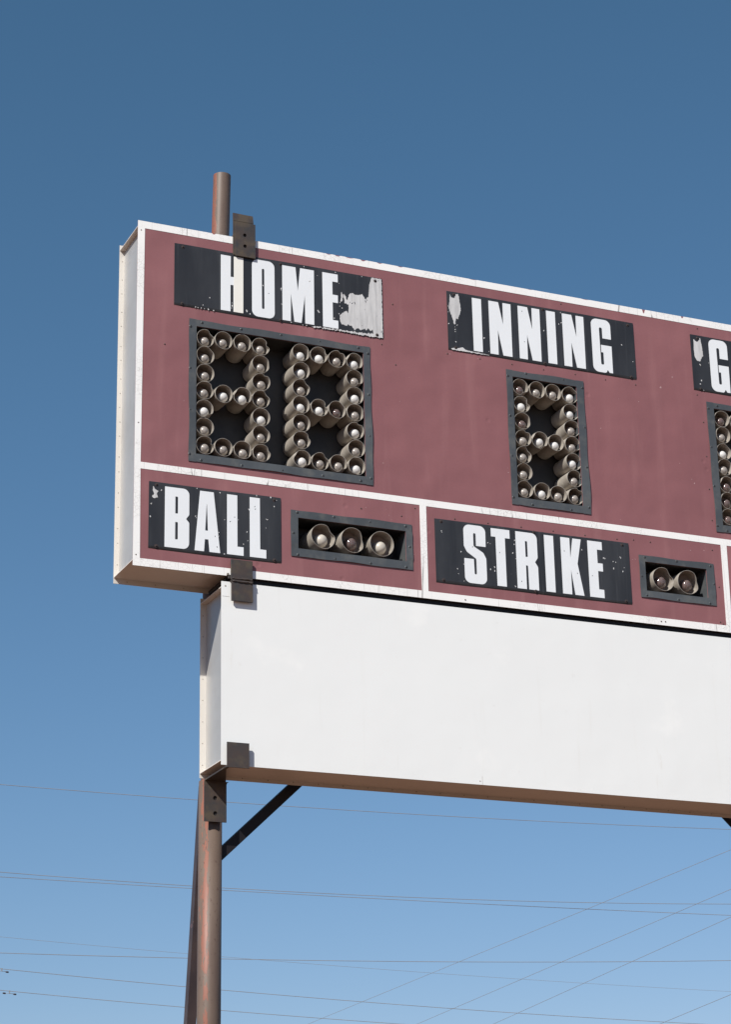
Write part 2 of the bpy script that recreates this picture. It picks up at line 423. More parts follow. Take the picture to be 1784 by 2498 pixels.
# scrapes through the maroon paint
def blob(mb, x, z, rx, rz, y, rnd, n=9, mi=0):
    rot = rnd.uniform(-.9, .9); pts = []
    for j in range(n):
        t = 2*math.pi*j/n; k = rnd.uniform(.55, 1.15)
        a, b_ = rx*k*math.cos(t), rz*k*math.sin(t)
        pts.append((x+a*math.cos(rot)-b_*math.sin(rot), z+a*math.sin(rot)+b_*math.cos(rot)))
    mb.prism(pts, y-.0003, y, mi=mi)
rnd = random.Random(3); sp_ = b
for (x, z, q) in [(7.017, 7.034, 1.6), (7.11, 7.12, .9), (6.7, 6.908, .5), (6.846, 6.91, .7), (6.556, 6.687, .8), (6.452, 6.331, .8), (7.119, 6.528, .5),
                  (7.217, 6.405, 1.), (7.20, 6.43, .7), (6.657, 6.092, .6), (5.888, 6.302, .8), (5.885, 6.33, .5), (5.05, 6.25, .8), (5.06, 5.96, .5), (4.93, 5.955, .5), (5.08, 5.925, .6), (5.095, 5.90, .5), (5.23, 5.73, .6),
                  (5.235, 5.70, .4), (6.725, 5.84, .6), (6.745, 5.845, .6), (6.4, 5.50, .4), (5.52, 7.03, .7), (5.71, 7.03, .7), (7.15, 5.95, .8), (7.25, 5.96, .8), (4.7, 5.51, .4)]:
    blob(sp_, x, z, .0055*q, .0035*q if q < .9 else .008*q*.6, -.0002, rnd, mi=1)
b.build('face_panel', [M['maroon'], M['pink']], board)

# ------------------------------------------------------------------ name plates
GLY = {
 'H': ([(0, 0), (.061, 0), (.061, .172), (.080, .172), (.080, 0), (.140, 0), (.142, .36), (.082, .36), (.082, .225), (.062, .225), (.063, .36), (0, .36)], []),
 'O': ([(0, -.005, .038), (.144, -.005, .038), (.144, .368, .038), (0, .368, .038)], [[(.063, .050, .0075), (.079, .050, .0075), (.079, .313, .0075), (.063, .313, .0075)]]),
 'M': ([(0, .36), (.086, .36), (.100, .205), (.116, .36), (.206, .36), (.204, 0), (.146, 0), (.1455, .185), (.122, 0), (.076, 0), (.055, .183), (.053, 0), (0, 0)], []),
 'E': ([(0, 0), (.100, 0), (.100, .053), (.065, .053), (.065, .170), (.100, .170), (.100, .221), (.065, .221), (.065, .308), (.101, .308), (.101, .36), (0, .36)], []),
 'I': ([(0, 0), (.0625, 0), (.0635, .36), (0, .36)], []),
 'N': ([(0, .36), (.068, .36), (.097, .21), (.099, .36), (.155, .36), (.153, 0), (.090, 0), (.058, .17), (.056, 0), (0, 0)], []),
 'G': ([(0, -.004, .040), (.095, -.004, .03), (.104, .020, .003), (.117, 0), (.141, 0), (.142, .186), (.065, .186), (.065, .135), (.080, .135), (.080, .050, .009), (.059, .050, .009),
        (.057, .307, .010), (.079, .307, .010), (.079, .233), (.141, .233), (.141, .364, .040), (0, .364, .040)], []),
 'B': ([(0, 0), (.145, 0, .036), (.145, .158, .018), (.126, .179, .003), (.145, .205, .018), (.145, .359, .036), (0, .359)],
       [[(.062, .051), (.078, .051, .005), (.078, .154, .005), (.062, .154)], [(.062, .205), (.078, .205, .005), (.078, .306, .005), (.062, .306)]]),
 'A': ([(0, 0), (.056, 0), (.061, .073), (.082, .073), (.089, 0), (.153, 0), (.113, .36), (.031, .36)], [[(.063, .125), (.079, .125), (.073, .283), (.071, .283)]]),
 'L': ([(0, 0), (.100, 0), (.100, .051), (.063, .051), (.062, .36), (0, .36)], []),
 'S': ([(0, .363, .038), (.147, .363, .038), (.145, .234), (.081, .234), (.081, .313, .009), (.064, .313, .009), (.064, .230, .012), (.128, .195, .03), (.146, .160, .02), (.146, -.003, .038),
        (0, -.003, .038), (0, .149), (.063, .149), (.065, .054, .009), (.080, .054, .009), (.080, .152, .012), (.019, .190, .03), (0, .226, .02)], []),
 'T': ([(.031, 0), (.093, 0), (.093, .306), (.126, .306), (.126, .36), (0, .36), (0, .307), (.030, .307)], []),
 'R': ([(0, 0), (.062, 0), (.063, .150), (.077, .150, .006), (.078, 0), (.145, 0), (.145, .147, .018), (.126, .177, .003), (.145, .205, .018), (.145, .36, .036), (0, .36)],
       [[(.063, .204), (.078, .204, .004), (.078, .304, .005), (.063, .304)]]),
 'K': ([(0, 0), (.063, 0), (.063, .160), (.085, 0), (.147, 0), (.111, .200), (.142, .36), (.084, .36), (.063, .23), (.063, .36), (0, .36)], []),
 'U': ([(0, -.004, .038), (.143, -.004, .038), (.143, .36), (.080, .36), (.080, .050, .008), (.063, .050, .008), (.063, .36), (0, .36)], []),
}
PY = -.0055       # face of a name plate
def plate_mesh(x0, x1, z0, z1, seed):
    """thin sheet, its rim bent back, its lower edge rolled away from the viewer"""
    r = random.Random(seed)
    nx = 40; W_ = x1-x0
    us = [0, .006, .02, .04, .06] + [.06+(W_-.12)*i/nx for i in range(1, nx)] + [W_-.06, W_-.04, W_-.02, W_-.006, W_]
    ws = [0, .007, .017, .024, .06, .2, .34, z1-z0-.018, z1-z0-.006, z1-z0]
    ph = r.uniform(0, 6)
    vs = []
    for u in us:
        e = min(u, W_-u); ex = max(0, (.06-e)/.06)
        for q in ws:
            y = PY + .0012*ex**1.5
            if q < .03:
                k = (.024-min(q, .024))/.024; y += .0042*k*k + .0016*k*(.5+.5*math.sin(u*7+ph)) - .0042*k*(1-k)
            if q > z1-z0-.018: y += .0012*(q-(z1-z0-.018))/.018
            vs.append((x0+u, y, z0+q + (.0008*math.sin(u*9+ph) if q in (0, ws[-1]) else 0)))
    nz = len(ws); fs = []
    for i in range(len(us)-1):
        for j in range(nz-1):
            a = i*nz+j; fs.append((a, a+nz, a+nz+1, a+1))
    # rim going back to the face
    k = len(vs); ring = [i*nz for i in range(len(us))] + [(len(us)-1)*nz+j for j in range(1, nz)] + [i*nz+nz-1 for i in range(len(us)-2, -1, -1)] + [j for j in range(nz-2, 0, -1)]
    for i in ring: v = vs[i]; vs.append((v[0], -.0004, v[2]))
    for i in range(len(ring)):
        j = (i+1) % len(ring); fs.append((ring[i], k+i, k+j, ring[j]))
    m_ = MB(); m_.add(vs, fs, 0, False); return m_

def jag(pts, r, amp=.0032, step=.006):
    if max(p[1] for p in pts)-min(p[1] for p in pts) < .04: amp = .0012
    o_ = []
    n = len(pts)
    for i in range(n):
        a, b_ = Vector(pts[i]), Vector(pts[(i+1) % n]); L = (b_-a).length; kk = max(1, int(L/step)); nrm = Vector((-(b_-a).y, (b_-a).x)).normalized() if L > 0 else Vector((0, 0))
        for q in range(kk):
            p = a+(b_-a)*q/kk
            if q: p += Vector((r.uniform(-amp, amp)*.6, r.uniform(-amp, amp)*1.6))
            o_.append((p.x, p.y))
    return o_

FLECK = [(6.041, 7.193), (6.033, 7.40), (4.325, 7.23), (4.59, 7.356), (4.081, 5.761), (4.108, 5.79), (4.231, 5.87), (4.234, 5.855), (4.002, 5.599), (4.01, 5.67), (6.243, 5.837), (6.326, 5.704), (6.43, 5.70), (5.62, 5.79), (5.80, 5.775), (5.94, 5.61), (3.99, 5.66)]
def name_plate(x0, x1, z0, z1, letters, zl, screws, peels=(), chips=(), seed=1, label=None):
    pm = plate_mesh(x0, x1, z0, z1, seed); r = random.Random(seed+50)
    for pl in peels: pm.prism(jag(pl, r), PY-.0008, PY-.0003, mi=1)
    for x, z in chips:
        q = r.uniform(.5, 1.1); blob(pm, x, z, .0042*q, .0065*q, PY-.0011, r, mi=1)
    if x0 < 4.9 < x1 and z1 > 7:
        for x, z, q in [(4.853, 7.262, .6), (4.868, 7.258, 1.), (4.885, 7.262, 1.3), (4.957, 7.285, 1.), (4.965, 7.297, .8), (5.045, 7.44, .8), (5.058, 7.10, 1.2), (4.9, 7.16, .4), (4.95, 7.23, .4), (5.03, 7.2, .35), (4.93, 7.12, .5)]:
            blob(pm, x, z, .0022*q, .0085*q, PY-.0012, r, mi=0)
    for x, z in FLECK:
        if x0 < x < x1 and z0 < z < z1: blob(pm, x, z, .0025, .005, PY-.0012, r, mi=2)
    p = pm.build('name_plate', [M['plate'], M['peel'], M['frame']], board)
    if label: p['label'] = label
    for ch, x in letters:
        outl, holes = GLY[ch]; m_ = MB()
        m_.prism([(x+a, zl+b_) for a, b_ in fillet(outl)], PY-.0010, PY-.0002, [[(x+a, zl+b_) for a, b_ in fillet(h)] for h in holes])
        m_.build('letter', M['letter'], p)
    for x, z in screws:
        m_ = MB(); n = 12
        m_.tube([(x, PY+.001, z), (x, PY-.0012, z)], .0105, 14, mi=0)
        dome(m_, x, PY-.0012, z, .0072, .004, 8, 1)
        m_.build('screw', [M['screw'], M['hole']], p)
    return p

HP = [(4.998, 7.452), (5.066, 7.453), (5.067, 7.059), (5.001, 7.057), (4.916, 7.059), (4.827, 7.061), (4.728, 7.060), (4.610, 7.057), (4.596, 7.061), (4.679, 7.068), (4.778, 7.068), (4.857, 7.070), (4.922, 7.072), (5.004, 7.079),
      (5.0, 7.106), (4.985, 7.095), (4.972, 7.109), (4.958, 7.093), (4.947, 7.105), (4.922, 7.088), (4.902, 7.098), (4.879, 7.081), (4.865, 7.104), (4.838, 7.117), (4.828, 7.103), (4.793, 7.112), (4.784, 7.14), (4.787, 7.166), (4.80, 7.182), (4.825, 7.200), (4.842, 7.190),
      (4.845, 7.246), (4.826, 7.253), (4.818, 7.247), (4.812, 7.311), (4.824, 7.298), (4.836, 7.27), (4.847, 7.312), (4.867, 7.326), (4.89, 7.318), (4.917, 7.324), (4.937, 7.328), (4.957, 7.301), (4.977, 7.319), (4.984, 7.397)]
HS = [(4.797, 7.321), (4.809, 7.306), (4.803, 7.262), (4.796, 7.258), (4.783, 7.251), (4.790, 7.245)]
HC = [(4.641, 7.403), (4.645, 7.167), (4.641, 7.172), (4.406, 7.277), (4.404, 7.268), (4.409, 7.175), (4.467, 7.066), (4.542, 7.061), (4.566, 7.062), (4.783, 7.376), (4.780, 7.173), (4.79, 7.16), (4.748, 7.14), (4.59, 7.356), (4.76, 7.445), (4.554, 7.448),
      (4.935, 7.448), (3.865, 7.064), (3.88, 7.062), (3.9, 7.063), (3.92, 7.062), (3.944, 7.062), (3.911, 7.084), (3.977, 7.061), (3.953, 7.138), (4.092, 7.128), (4.093, 7.11), (4.09, 7.095), (4.183, 7.097), (4.187, 7.09), (4.206, 7.076),
      (4.289, 7.276), (4.65, 7.16), (4.785, 7.225), (4.80, 7.215)]
plh = name_plate(3.734, 5.071, 7.056, 7.457, [('H', 4.022), ('O', 4.219), ('M', 4.413), ('E', 4.674)], 7.073,
    [(3.785, 7.439), (3.783, 7.073), (4.402, 7.438), (4.401, 7.069), (5.025, 7.434), (5.029, 7.074)], [HP, HS], HC, 1,
    'HOME name plate, large grey patch of peeled paint at its right end')
t_ = MB(); t_.prism([(4.1035, 7.073), (4.163, 7.073), (4.164, 7.433), (4.104, 7.433)], PY-.0016, PY-.0011); t_.build('cream_tape', M['cream_tape'], plh)
name_plate(5.510, 6.840, 7.056, 7.454, [('I', 5.683), ('N', 5.798), ('N', 6.003), ('I', 6.205), ('N', 6.319), ('G', 6.527)], 7.075,
    [(5.559, 7.436), (5.559, 7.076), (6.183, 7.438), (6.179, 7.069), (6.799, 7.432), (6.801, 7.071)],
    [[(5.531, 7.433), (5.539, 7.413), (5.561, 7.413), (5.573, 7.442), (5.588, 7.444), (5.593, 7.414), (5.600, 7.372), (5.603, 7.334), (5.593, 7.302), (5.579, 7.270), (5.566, 7.272), (5.563, 7.237), (5.554, 7.231), (5.544, 7.272), (5.531, 7.304), (5.521, 7.333), (5.525, 7.376)],
     [(5.526, 7.065), (5.548, 7.073), (5.578, 7.076), (5.608, 7.085), (5.625, 7.071), (5.673, 7.068), (5.746, 7.064), (5.790, 7.061), (5.711, 7.059), (5.620, 7.059), (5.534, 7.059)]],
    [(5.557, 7.215), (5.559, 7.198), (5.559, 7.185), (5.574, 7.23), (5.561, 7.115), (5.787, 7.086), (6.033, 7.402), (5.758, 7.173), (6.182, 7.292), (6.293, 7.356), (6.312, 7.368), (6.310, 7.437), (6.820, 7.18), (6.744, 7.285), (5.517, 7.35), (5.516, 7.31), (5.515, 7.23)], 2)
name_plate(7.268, 8.610, 7.052, 7.446, [('G', 7.403), ('U', 7.600), ('E', 7.797), ('S', 7.955), ('T', 8.150)], 7.071,
    [(7.320, 7.425), (7.318, 7.068), (7.94, 7.427), (7.94, 7.066), (8.56, 7.425), (8.56, 7.068)],
    [[(7.290, 7.413), (7.300, 7.404), (7.315, 7.397), (7.328, 7.408), (7.342, 7.429), (7.350, 7.373), (7.356, 7.305), (7.337, 7.279), (7.327, 7.262), (7.303, 7.268), (7.290, 7.294), (7.288, 7.347)]],
    [(7.326, 7.239), (7.329, 7.233), (7.327, 7.126), (7.316, 7.101), (7.394, 7.261), (7.339, 7.060)], 3)
name_plate(3.596, 4.392, 5.544, 5.943, [('B', 3.690), ('A', 3.868), ('L', 4.062), ('L', 4.200)], 5.564,
    [(3.640, 5.927), (3.642, 5.562), (4.351, 5.925), (4.350, 5.561)],
    [[(3.622, 5.916), (3.630, 5.90), (3.651, 5.89), (3.641, 5.869), (3.649, 5.851), (3.622, 5.845), (3.614, 5.852), (3.630, 5.873), (3.616, 5.893)]],
    [(3.668, 5.897), (3.609, 5.808), (3.612, 5.812), (3.604, 5.733), (3.880, 5.935), (4.019, 5.926), (3.872, 5.767), (3.877, 5.758), (4.047, 5.767), (4.130, 5.777), (4.196, 5.847), (4.188, 5.658), (4.161, 5.634),
     (4.300, 5.802), (4.308, 5.80), (4.299, 5.748), (4.365, 5.924), (4.350, 5.885), (4.242, 5.938), (4.329, 5.937), (4.012, 5.687), (4.010, 5.669), (4.046, 5.562), (4.183, 5.71)], 4)
name_plate(5.374, 6.700, 5.543, 5.942, [('S', 5.562), ('T', 5.746), ('R', 5.912), ('I', 6.107), ('K', 6.220), ('E', 6.407)], 5.565,
    [(5.417, 5.926), (5.421, 5.562), (6.040, 5.933), (6.035, 5.558), (6.655, 5.924), (6.658, 5.562)], [],
    [(5.419, 5.858), (5.416, 5.866), (5.514, 5.641), (5.519, 5.611), (5.556, 5.675), (5.555, 5.569), (5.722, 5.828), (5.739, 5.824), (5.901, 5.839), (5.905, 5.865), (5.889, 5.783), (5.734, 5.662), (5.762, 5.655), (5.762, 5.68), (5.906, 5.749),
     (5.897, 5.573), (5.542, 5.751), (6.515, 5.823), (6.633, 5.842), (6.637, 5.838), (6.582, 5.809), (6.600, 5.805), (6.583, 5.764), (6.647, 5.751), (6.658, 5.777), (6.366, 5.859), (6.525, 5.821)], 5)
# ------------------------------------------------------------------ display frames
FSC = {'home': [(3.906, 6.971), (4.151, 6.97), (4.402, 6.973), (4.652, 6.973), (4.902, 6.972), (3.836, 6.937), (3.835, 6.673), (3.837, 6.412), (3.834, 6.141), (4.965, 6.943), (4.965, 6.674), (4.965, 6.408), (4.966, 6.14), (3.904, 6.112), (4.153, 6.112), (4.404, 6.114), (4.658, 6.116), (4.9, 6.117)],
       'inning': [(6.04, 6.978), (6.304, 6.976), (5.911, 6.944), (5.916, 6.679), (6.437, 6.941), (6.438, 6.673), (5.915, 6.415), (5.912, 6.144), (6.437, 6.407), (6.436, 6.143), (6.041, 6.112), (6.31, 6.112)],
       'guest': [(7.364, 6.94), (7.363, 6.672), (7.36, 6.405), (7.362, 6.137), (7.432, 6.966), (7.432, 6.112), (7.69, 6.966), (7.69, 6.112)],
       'ball': [(4.494, 5.869), (4.723, 5.869), (4.953, 5.866), (5.182, 5.868), (4.469, 5.741), (5.207, 5.742), (4.496, 5.611), (4.728, 5.612), (4.952, 5.611), (5.179, 5.614)],
       'strike': [(6.81, 5.864), (7.038, 5.864), (7.283, 5.86), (6.78, 5.738), (7.301, 5.742), (6.809, 5.616), (7.034, 5.612), (7.262, 5.613)], 'out': []}
def strip(mb, x0, x1, z0, z1, y, seed, horiz, free):
    """one sheet-metal strip; its free edge is slightly buckled. free: -1 low/left edge, +1 high/right edge"""
    r = random.Random(seed); n = 26
    k1, k2, p1, p2 = r.uniform(5, 8), r.uniform(14, 20), r.uniform(0, 6), r.uniform(0, 6)
    vs = []; fs = []
    for i in range(n+1):
        t = i/n
        L = (x1-x0) if horiz else (z1-z0)
        wv = .5*math.sin(t*L*k1+p1)+.5*math.sin(t*L*k2+p2); fade = min(1, t*8, (1-t)*8)
        dz = .0034*wv*fade; dy = -.0045*(.5+.5*wv)*fade
        if horiz:
            x = x0+(x1-x0)*t
            lo, hi = z0+(dz if free < 0 else 0), z1+(dz if free > 0 else 0)
            ylo, yhi = y+(dy if free < 0 else 0), y+(dy if free > 0 else 0)
            a, c_ = (x, ylo, lo), (x, yhi, hi)
        else:
            zz = z0+(z1-z0)*t
            lo, hi = x0+(dz if free < 0 else 0), x1+(dz if free > 0 else 0)
            ylo, yhi = y+(dy if free < 0 else 0), y+(dy if free > 0 else 0)
            a, c_ = (lo, ylo, zz), (hi, yhi, zz)
        vs += [a, c_, (a[0], max(a[1]+.0018, -.0035), a[2]), (c_[0], max(c_[1]+.0018, -.0035), c_[2])]
    for i in range(n):
        q = i*4
        f4 = [(q, q+4, q+5, q+1), (q+2, q+3, q+7, q+6), (q, q+2, q+6, q+4), (q+1, q+5, q+7, q+3)]
        if not horiz: f4 = [tuple(reversed(f)) for f in f4]
        fs += f4
    e = n*4; fs += [(0, 1, 3, 2), (e, e+2, e+3, e+1)]
    mb.add(vs, fs)
BD = .170
for i, (nm, (x0, x1, z0, z1)) in enumerate(FR.items()):
    ox0, ox1, oz0, oz1 = OPEN[nm]
    m_ = MB()
    if nm in ('ball', 'strike', 'out'):
        strip(m_, x0, x1, oz1, z1, -.0048, 10+i, True, 1); strip(m_, x0, x1, z0, oz0, -.0048, 20+i, True, -1)
        strip(m_, x0, ox0, oz0, oz1, -.0048, 30+i, False, -1); strip(m_, ox1, x1, oz0, oz1, -.0048, 40+i, False, 1)
    else:
        strip(m_, x0, ox0, z0, z1, -.0048, 30+i, False, -1); strip(m_, ox1, x1, z0, z1, -.0048, 40+i, False, 1)
        strip(m_, ox0, ox1, oz1, z1-.002, -.0048, 10+i, True, 1); strip(m_, ox0, ox1, z0+.002, oz0, -.0048, 20+i, True, -1)
    fr = m_.build('display_frame', M['frame'], board)
    for x, z in FSC[nm]:
        m2 = MB(); dome(m2, x, -.0062, z, .0085, .0022, 12, 0); dome(m2, x, -.0080, z, .0036, .0012, 8, 1)
        m2.build('screw', [M['fscrew'], M['hole']], fr)
    # box behind the opening: four walls and a dark back
    m_ = MB(); e = .0012
    m_.box(ox0-.003, ox0-e, -.0028, BD, oz0-.003, oz1+.003); m_.box(ox1+e, ox1+.003, -.0028, BD, oz0-.003, oz1+.003)
    m_.box(ox0-e, ox1+e, -.0028, BD, oz1+e, oz1+.003, 1); m_.box(ox0-e, ox1+e, -.0028, BD, oz0-.003, oz0-e)  # upper wall coloured black to imitate the shade under it
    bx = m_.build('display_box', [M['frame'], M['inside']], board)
    m_ = MB(); m_.box(ox0-.003, ox1+.003, BD, BD+.003, oz0-.003, oz1+.003)
    m_.build('back_sheet', M['inside'], bx)

# ------------------------------------------------------------------ lamps
def recalc(me):
    bm = bmesh.new(); bm.from_mesh(me); bmesh.ops.remove_doubles(bm, verts=bm.verts, dist=1e-6)
    bmesh.ops.recalc_face_normals(bm, faces=bm.faces); bm.to_mesh(me); bm.free(); me.update()
def cup_mesh(seed, R=.0550, D=.160, fl=1.0):
    r = random.Random(seed); n = 40; T = .0019
    bend = [(r.choice((r.uniform(-.6, 1.2), r.uniform(0, 6.28))), r.uniform(.35, .75), r.uniform(.004, .013)) for _ in range(r.choice((0, 1, 1, 2)))]
    tx, tz = r.uniform(-.02, .02), r.uniform(-.03, .03)
    me = MB(); ys = [-.002, .008, .02, .04, .09, .105, .13, D]
    def ringp(rr, y, t):
        k = max(0, 1-(y+.002)/.045)**1.4
        q = rr
        yy = y
        for a, w_, d in bend:
            da = abs((t-a+math.pi) % (2*math.pi)-math.pi)
            if da < w_: q -= d*k*(math.cos(da/w_*math.pi)*.5+.5); yy += d*.3*k*(math.cos(da/w_*math.pi)*.5+.5)
        q += .0008*math.sin(2*t+seed)*k
        return (q*math.cos(t)+tx*(.06-y), yy, q*math.sin(t)+tz*(.06-y))
    vs = []; fs = []
    for rr in (R, R-T):
        for y in ys:
            for j in range(n): vs.append(ringp(rr, y, 2*math.pi*j/n))
    L = len(ys)
    for i in range(L-1):
        for j in range(n):
            a, b_ = i*n+j, i*n+(j+1) % n
            fs.append((a, b_, b_+n, a+n))
            a, b_ = a+L*n, b_+L*n
            fs.append((b_, a, a+n, b_+n))
    me.add(vs, fs, 0, True)
    me.add([vs[j] for j in range(n)]+[vs[L*n+j] for j in range(n)], [(j, n+j, n+(j+1) % n, (j+1) % n) for j in range(n)], 0, False)
    me.add([vs[(L-1)*n+j] for j in range(n)], [tuple(range(n))], 0, False)
    # reflector: shallow dish inside
    dv = []; df = []
    prof = [(R-T-.0002, .076), (R*.86, .086), (R*.5, .092), (R*.22, .094)]
    for rr, y in prof:
        for j in range(n): dv.append((rr*math.cos(2*math.pi*j/n), y, rr*math.sin(2*math.pi*j/n)))
    for i in range(3):
        for j in range(n): df.append((i*n+j, (i+1)*n+j, (i+1)*n+(j+1) % n, i*n+(j+1) % n))
    df.append(tuple(3*n+j for j in reversed(range(n))))
    me.add(dv, df, 1, True)
    m_ = bpy.data.meshes.new('lamp_shade'); m_.from_pydata(me.v, [], me.f)
    m_.materials.append(M['cup']); m_.materials.append(M['cupback'])
    for p, mi, sm in zip(m_.polygons, me.mi, me.sm): p.material_index = mi; p.use_smooth = sm
    m_.update(); return m_
def bulb_mesh(mat, name, s=1.0):   # egg-shaped globe on a short neck
    me = MB(); n = 24
    prof = [(0, -.0250), (.0075, -.0240), (.0140, -.0208), (.0190, -.0155), (.0222, -.0085), (.0232, -.001), (.0222, .007), (.0190, .015), (.0155, .022), (.0138, .029), (.0115, .045)]
    vs = [(0, prof[0][1]*s, 0)]
    for rr, y in prof[1:]:
        for j in range(n): vs.append((rr*s*math.cos(2*math.pi*j/n), y*s, rr*s*math.sin(2*math.pi*j/n)))
    fs = [(0, 1+(j+1) % n, 1+j)[::-1] for j in range(n)]
    for i in range(len(prof)-2):
        for j in range(n): fs.append((1+i*n+j, 1+i*n+(j+1) % n, 1+(i+1)*n+(j+1) % n, 1+(i+1)*n+j))
    me.add(vs, fs, 0, True)
    m_ = bpy.data.meshes.new(name); m_.from_pydata(me.v, [], me.f); m_.materials.append(mat)
    for p in m_.polygons: p.use_smooth = True
    recalc(m_); return m_
CUPS = [cup_mesh(i) for i in range(12)]
CUPB = [cup_mesh(40+i, .0760, .165) for i in range(3)]
BUL = {'W': bulb_mesh(M['bwhite'], 'bulb', 1.32), 'C': bulb_mesh(M['bclear'], 'bulb', 1.32), 'E': bulb_mesh(M['bdark'], 'bulb', 1.32)}
BULB = {'W': bulb_mesh(M['bcream'], 'bulb', 1.75), 'C': bulb_mesh(M['bclear'], 'bulb', 1.75), 'E': bulb_mesh(M['bdark'], 'bulb', 1.75)}
lr = random.Random(77)
def lamp(x, z, kind, big=False, idx=0):
    me = (CUPB if big else CUPS)[idx % (3 if big else 12)]
    o_ = bpy.data.objects.new('lamp_shade', me); COL.objects.link(o_); o_.parent = board
    bw = WORLD[board.name]
    o_.location = Vector((x, .0, z))-bw
    o_.rotation_euler = (rad(lr.uniform(-3, 3)), 0, rad(lr.uniform(-3, 3)))
    q = bpy.data.objects.new('bulb', (BULB if big else BUL)[kind]); COL.objects.link(q); q.parent = o_
    q.location = (lr.uniform(.004, .009), .042 if not big else .056, lr.uniform(-.013, -.008))
    q.rotation_euler = (rad(lr.uniform(-5, 5)), 0, rad(lr.uniform(-5, 5)))
    return o_
ROWZ = [6.881, 6.768, 6.656, 6.546, 6.432, 6.321, 6.209]
def digit(x0, grid, tagi):
    dx = .1157; k = tagi
    for r, line in enumerate(grid):
        for c_, ch in enumerate(line):
            if ch == '.': continue
            k += 5
            lamp(x0+dx*c_+lr.uniform(-.0025, .0025), ROWZ[r]+lr.uniform(-.0025, .0025), ch, False, k)
            k += c_ % 2
digit(3.929, ['CCCC', 'C..C', 'C..C', 'CWWC', 'W..W', 'C..C', 'CCCC'], 0)
digit(4.530, ['WWCW', 'W..C', 'C..W', 'WWEC', 'C..W', 'C..C', 'WCCW'], 3)
digit(6.001, ['ECCW', 'W..W', 'E..C', 'CWWC', 'C..W', 'C..C', 'CWCC'], 6)
digit(7.462, ['ECCC', 'C..W', 'W..C', 'CWCC', 'E..C', 'E..C', 'ECCC'], 1)
digit(8.070, ['CWCC', 'C..W', 'C..C', 'CWCC', 'C..W', 'W..C', 'CCWC'], 8)
for i, (x, k) in enumerate([(4.655, 'W'), (4.843, 'E'), (5.030, 'W')]): lamp(x, 5.742, k, True, i)
for i, (x, k) in enumerate([(6.936, 'E'), (7.117, 'E')]): lamp(x, 5.737, k, True, i)
for i, (x, k) in enumerate([(8.145, 'C'), (8.326, 'E')]): lamp(x, 5.737, k, True, i)

# ------------------------------------------------------------------ blank white sign box below
PX0, PX1, PZ0, PZ1 = 4.031, 8.34, 4.351, 5.403
sign = empty('blank_sign', (6.18, 0, PZ0))
tag(sign, 'blank white sponsor sign box hanging under the maroon scoreboard', 'sign')

m_ = MB()
m_.box(PX0+.001, PX1-.001, .004, DEP, PZ1-.034, PZ1-.030, 1); m_.box(PX0+.001, PX1-.001, .004, DEP, PZ0+.024, PZ0+.028, 1)
m_.box(PX0+.036, PX0+.040, .004, DEP, PZ0+.028, PZ1-.034); m_.box(PX1-.040, PX1-.036, .004, DEP, PZ0+.028, PZ1-.034)
m_.build('sign_shell', [M['alu'], M['under']], sign)
m_ = MB(); m_.box(PX0, PX1, .001, .004, PZ0, PZ1)
dome(m_, 4.055, .001, 5.377, .005, .002, mi=1); dome(m_, 5.612, .001, 4.372, .004, .002, mi=1)
m_.box(5.6265, 5.6275, .0004, .001, 4.352, 4.402, 1); m_.box(4.036, 4.078, .0004, .001, 5.315, 5.3163, 1)
m_.build('face_panel', [M['white'], M['rivet']], sign)
m_ = MB(); m_.box(PX0, PX1, DEP, DEP+.004, PZ0, PZ1)
m2 = MB(); m2.box(PX0+.03, PX1-.02, .020, .300, 5.4118, 5.4352); m2.build('gap_shade_bar', M['black'], sign)  # black bar added in the gap to stand in for its deep shade
z = 5.3
while z > 4.4: dome(m_, PX0+.016, DEP, z, .0034, .0015, mi=1); z -= .125
x = PX0+.1
while x < PX1-.05: dome(m_, x, DEP, PZ0+.016, .0034, .0015, mi=1); x += .155
m_.build('back_panel', [M['cream'], M['rivet']], sign)


